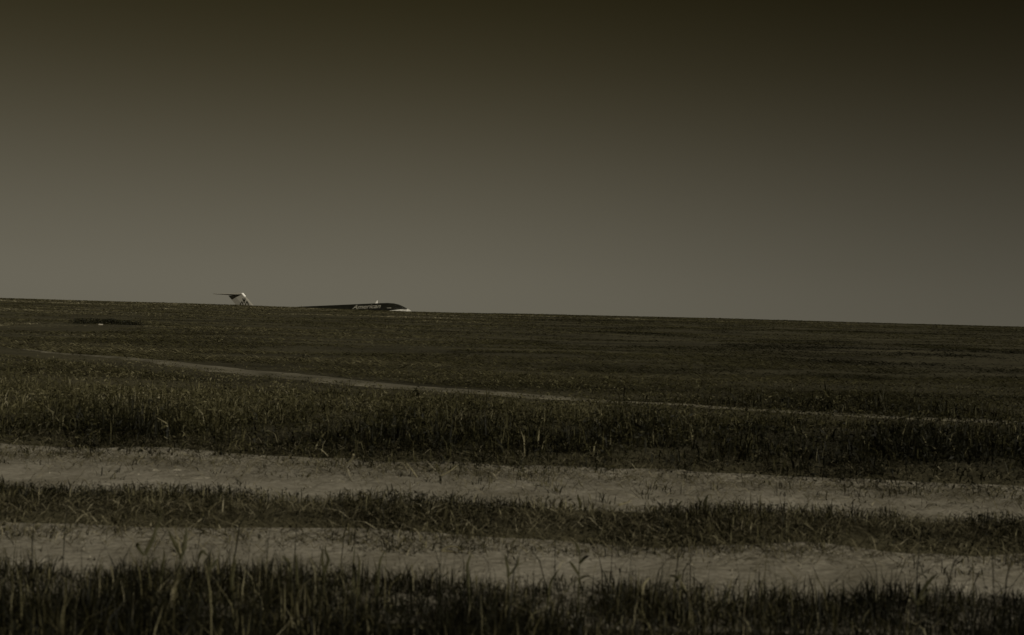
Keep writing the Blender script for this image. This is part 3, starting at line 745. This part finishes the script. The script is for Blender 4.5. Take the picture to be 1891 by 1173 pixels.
def band(name, stations, mat, parent, off=0.008):
    V = []; F = []; m_ = 7
    for sg in (-1, 1):
        for s, za, zb in stations:
            for j in range(m_):
                z = za + (zb - za) * j / (m_ - 1)
                V.append((LX(s), sg * (fus_y(s, z) + off), z))
    n = len(stations)
    for q in (0, 1):
        o_ = q * n * m_
        for i in range(n - 1):
            for j in range(m_ - 1):
                f = (o_ + i * m_ + j, o_ + i * m_ + j + 1, o_ + (i + 1) * m_ + j + 1, o_ + (i + 1) * m_ + j)
                F.append(f if q == 0 else f[::-1])
    return mesh_obj(name, V, F, mat, parent, True)
band('nose_reflection', [(0.88, 2.20, 3.58), (1.2, 2.15, 3.58), (1.6, 2.1, 3.58), (2.2, 2.1, 3.55), (3.0, 2.1, 3.48), (3.8, 2.1, 3.42), (4.4, 2.1, 3.38)], M_NOSE, fuselage)  # bright reflection along the lower nose, painted as a pale band
dr = panel('door', [(4.15, 2.0), (4.95, 2.0), (4.95, 3.9), (4.15, 3.9)], M_HULL, fuselage, 0.012)
ringpanel('door_frame', 4.05, 5.05, 1.95, 4.02, 0.13, M_LETTER, dr, 0.03)
for k in range(14):
    s = 6.0 + k * 0.86
    wdw = panel('cabin_window', [(s, 3.60), (s + 0.27, 3.60), (s + 0.27, 3.98), (s, 3.98)], M_GLASS, fuselage, 0.015)
# lettering
cu = bpy.data.curves.new('lettering', 'FONT')
cu.body = 'American'; cu.size = 1.0; cu.shear = 0.22; cu.offset = 0.012
tmp = bpy.data.objects.new('lettering', cu); C.objects.link(tmp)
me = bpy.data.meshes.new_from_object(tmp.evaluated_get(bpy.context.evaluated_depsgraph_get()))
bpy.data.objects.remove(tmp)
bm = bmesh.new(); bm.from_mesh(me)
xs_ = [v.co.x for v in bm.verts]; x0, x1 = min(xs_), max(xs_)
ys_ = [v.co.y for v in bm.verts]; y0, y1 = min(ys_), max(ys_)
for k in range(1, 14):
    bmesh.ops.bisect_plane(bm, geom=bm.verts[:] + bm.edges[:] + bm.faces[:], plane_co=(0, y0 + (y1 - y0) * k / 14, 0), plane_no=(0, 1, 0))
T0, T1, TZ0, TZ1 = 13.25, 6.55, 4.02, 4.95
for v in bm.verts:
    s = T0 + (T1 - T0) * (v.co.x - x0) / (x1 - x0); z = TZ0 + (TZ1 - TZ0) * (v.co.y - y0) / (y1 - y0)
    v.co = (LX(s), -(fus_y(s, z) + 0.04), z)
bm_obj('lettering', bm, M_LETTER, fuselage)

# aerials and beacon on the crown
def blade_aerial(name, s, c0, c1, hgt, mat, back=0.25):
    z = fus(s)[0] - 0.03
    V = []
    for (dz, ch, of) in ((0, c0, 0), (hgt, c1, back)):
        for dx, dy in ((0, 0), (-ch * .35, .035), (-ch, 0), (-ch * .35, -.035)):
            V.append((LX(s) + dx - of, dy, z + dz))
    F = [(k, (k + 1) % 4, 4 + (k + 1) % 4, 4 + k) for k in range(4)] + [(7, 6, 5, 4), (0, 1, 2, 3)]
    return mesh_obj(name, V, F, mat, fuselage)
blade_aerial('aerial', 7.9, 0.60, 0.22, 0.62, M_WHITE, -0.05)
blade_aerial('aerial', 26.0, 0.7, 0.35, 0.26, M_GREY, 0.1)

# fin: hexagonal section loft, (s_le, s_te) by height
def finsec(z):
    le = 38.53 + (z - 5.90) * 0.87; te = 43.66 + (z - 6.96) * 0.86
    return le, te
def sec_loft(name, secs, mat, parent, smooth_=False):
    """secs: list of rings of points"""
    n = len(secs[0]); V = [p for r_ in secs for p in r_]; F = []
    for i in range(len(secs) - 1):
        for k in range(n): F.append((i * n + k, i * n + (k + 1) % n, (i + 1) * n + (k + 1) % n, (i + 1) * n + k))
    F.append(tuple(range(n))[::-1]); F.append(tuple((len(secs) - 1) * n + k for k in range(n)))
    return mesh_obj(name, V, F, mat, parent, smooth_)
def fin_ring(z, f0, f1, hw):
    le, te = finsec(z); ch = te - le
    prof = [(0.0, 0.0), (0.025, 0.45), (0.10, 1.0), (0.60, 1.0), (1.0, 0.10)]
    q = [(f, w_) for f, w_ in prof if f0 <= f <= f1]
    for f in (f0, f1):
        if f not in [a[0] for a in q]: q.append((f, float(np.interp(f, [a[0] for a in prof], [a[1] for a in prof]))))
    q.sort()
    return [(LX(le + ch * f), -w_ * hw, z) for f, w_ in q] + [(LX(le + ch * f), w_ * hw + 0.001, z) for f, w_ in reversed(q)]
zz = [4.6, 5.8, 7.1, 8.52]
fin = sec_loft('tail_fin', [fin_ring(z, 0.03, 0.64, 0.22) for z in zz], M_GREY, plane)
sec_loft('leading_edge', [fin_ring(z, 0.0, 0.03, 0.22) for z in zz], M_GREY, fin)
sec_loft('rudder', [fin_ring(z, 0.645, 1.0, 0.21) for z in [4.65, 5.8, 7.1, 8.38]], M_GREY, fin)
# bullet fairing on top of the fin, with a bright front
def bullet(name, s0, s1, z, rz, ry, mat, a0, a1, parent):
    secs = []
    for k in range(9):
        t = a0 + (a1 - a0) * k / 8
        s = s0 + (s1 - s0) * t
        f = max(0.04, math.sin(math.pi * min(1, t * 1.9) / 2) ** 0.6 if t < 0.53 else (1 - ((t - 0.53) / 0.47) ** 2) ** 0.8)
        secs.append([(LX(s), ry * f * math.cos(2 * math.pi * j / 16), z - 0.12 * t + rz * f * math.sin(2 * math.pi * j / 16)) for j in range(16)])
    return sec_loft(name, secs, mat, parent, True)
bullet('fairing', 40.8, 45.0, 8.73, 0.28, 0.30, M_GREY, 0.08, 1.0, plane)
# sun highlight on the upper leading edge, painted as a bright strip
bright = []
for z in (7.98, 8.42, 8.80):
    le, te = finsec(z)
    bright.append([(LX(le - 0.05), 0, z), (LX(le + 0.10), -0.17, z), (LX(le + 0.35), -0.20, z), (LX(le + 0.35), 0.20, z), (LX(le + 0.10), 0.17, z)])
sec_loft('highlight_strip', bright, M_BRIGHT, fin)
# tailplane halves
def airfoil(s, ch, y, z, th):
    pr = [(0, 0), (0.03, .5), (0.15, .95), (0.4, 1), (0.7, .55), (1, .05)]
    return [(LX(s + ch * f), y, z + th * w_) for f, w_ in pr] + [(LX(s + ch * f), y, z - th * w_) for f, w_ in reversed(pr[1:])]
for sg in (-1, 1):
    secs = [airfoil(41.15 + 3.0 * t, 3.35 - 2.35 * t, sg * (0.12 + 5.98 * t), 8.54, 0.17 - 0.12 * t) for t in (0, .25, .5, .75, 1)]
    if sg > 0: secs = [r_[::-1] for r_ in secs]
    tp = sec_loft('tailplane', secs, M_GREY, plane, True)
    el = [airfoil(41.15 + 3.0 * t + (3.35 - 2.35 * t), 0.55 - 0.3 * t, sg * (0.4 + 5.3 * t), 8.53, 0.035) for t in (0, 1)]
    if sg > 0: el = [r_[::-1] for r_ in el]
    sec_loft('elevator', el, M_GREY, tp)
# emblem: two peaked letters with a bird between them, lying on the flat of the fin
def stroke(bm, pts, wd, y):
    P = [Vector((LX(s), 0, z)) for s, z in pts]
    L_, Rr = [], []
    for i, p in enumerate(P):
        d = (P[min(i + 1, len(P) - 1)] - P[max(i - 1, 0)]).normalized()
        nrm = Vector((-d.z, 0, d.x)) * wd / 2
        L_.append(bm.verts.new((p.x + nrm.x, y, p.z + nrm.z))); Rr.append(bm.verts.new((p.x - nrm.x, y, p.z - nrm.z)))
    for i in range(len(P) - 1): bm.faces.new((L_[i], L_[i + 1], Rr[i + 1], Rr[i]))
EY = -0.235
for (pts_list, nm) in (
    ([[(42.10, 5.09), (41.70, 6.19), (41.42, 6.72), (41.30, 6.84), (41.18, 6.72), (41.02, 6.19), (40.72, 5.09)], [(41.85, 5.59), (40.95, 5.59)]], 'letter'),
    ([[(40.78, 5.09), (40.38, 6.09), (40.10, 6.69), (39.97, 6.84), (39.84, 6.69), (39.66, 6.14), (39.40, 5.09)], [(40.55, 5.59), (39.60, 5.59)]], 'letter'),
    ([[(40.98, 7.59), (40.93, 7.19), (40.72, 6.86)], [(40.44, 7.59), (40.50, 7.19), (40.68, 6.86)], [(40.70, 7.26), (40.70, 6.49)]], 'bird')):
    em = bmesh.new()
    for j, pl in enumerate(pts_list): stroke(em, pl, 0.24 if nm == 'letter' else 0.27, EY - 0.004 * j)
    o = bm_obj('emblem_' + nm, em, M_EMBLEM, fin)
    md = o.modifiers.new('thickness', 'SOLIDIFY'); md.thickness = 0.004
# wings
for sg in (-1, 1):
    secs = [airfoil(17.0 + 12.6 * t, 7.2 - 5.9 * t if t > .3 else 7.2 - 8.0 * t, sg * (1.2 + 15.2 * t), 1.95 + 0.9 * t, 0.42 - 0.33 * t) for t in (0, .3, .6, 1)]
    if sg > 0: secs = [r_[::-1] for r_ in secs]
    sec_loft('wing', secs, M_METAL, plane, True)
# engines
for sg in (-1, 1):
    V = []; F = []; n = 24
    prof = [(31.0, .62), (31.15, .80), (32.2, .90), (34.5, .90), (36.5, .72), (37.2, .55), (37.0, .45), (31.6, .55)]
    for s, r_ in prof:
        for k in range(n): V.append((LX(s), sg * 2.75 + r_ * math.cos(2 * math.pi * k / n), 4.0 + r_ * math.sin(2 * math.pi * k / n)))
    m_ = len(prof)
    for i in range(m_):
        for k in range(n): F.append((i * n + k, i * n + (k + 1) % n, ((i + 1) % m_) * n + (k + 1) % n, ((i + 1) % m_) * n + k))
    en = mesh_obj('engine', V, F, M_METAL, plane, True)
    sec_loft('pylon', [[(LX(32.5), sg * y, 3.9), (LX(32.5), sg * y, 4.15), (LX(35.5), sg * y, 4.1), (LX(35.5), sg * y, 3.95)] for y in (1.2, 1.95)], M_METAL, en)
# landing gear
def wheel_bm(x, y, r_, wd):
    bm = bmesh.new()
    bmesh.ops.create_cone(bm, cap_ends=True, segments=24, radius1=r_, radius2=r_, depth=wd, matrix=Matrix.Translation((x, y, r_)) @ Matrix.Rotation(R(90), 4, 'X'))
    return bm
for sg in (-1, 1):
    bm = bmesh.new(); tube(bm, [(0, sg * 2.5, 0.5), (0, sg * 2.5, 2.1)], 0.13, 0.16, 10)
    lg = bm_obj('main_gear', bm, M_DKMETAL, plane)
    for d in (-.33, .33): bm_obj('wheel', wheel_bm(0, sg * 2.5 + d, .52, .34), M_RUBBER, lg)
bm = bmesh.new(); tube(bm, [(22.0, 0, 0.3), (22.0, 0, 1.9)], 0.10, 0.12, 10)
lg = bm_obj('nose_gear', bm, M_DKMETAL, plane)
for d in (-.2, .2): bm_obj('wheel', wheel_bm(22.0, d, .33, .2), M_RUBBER, lg)
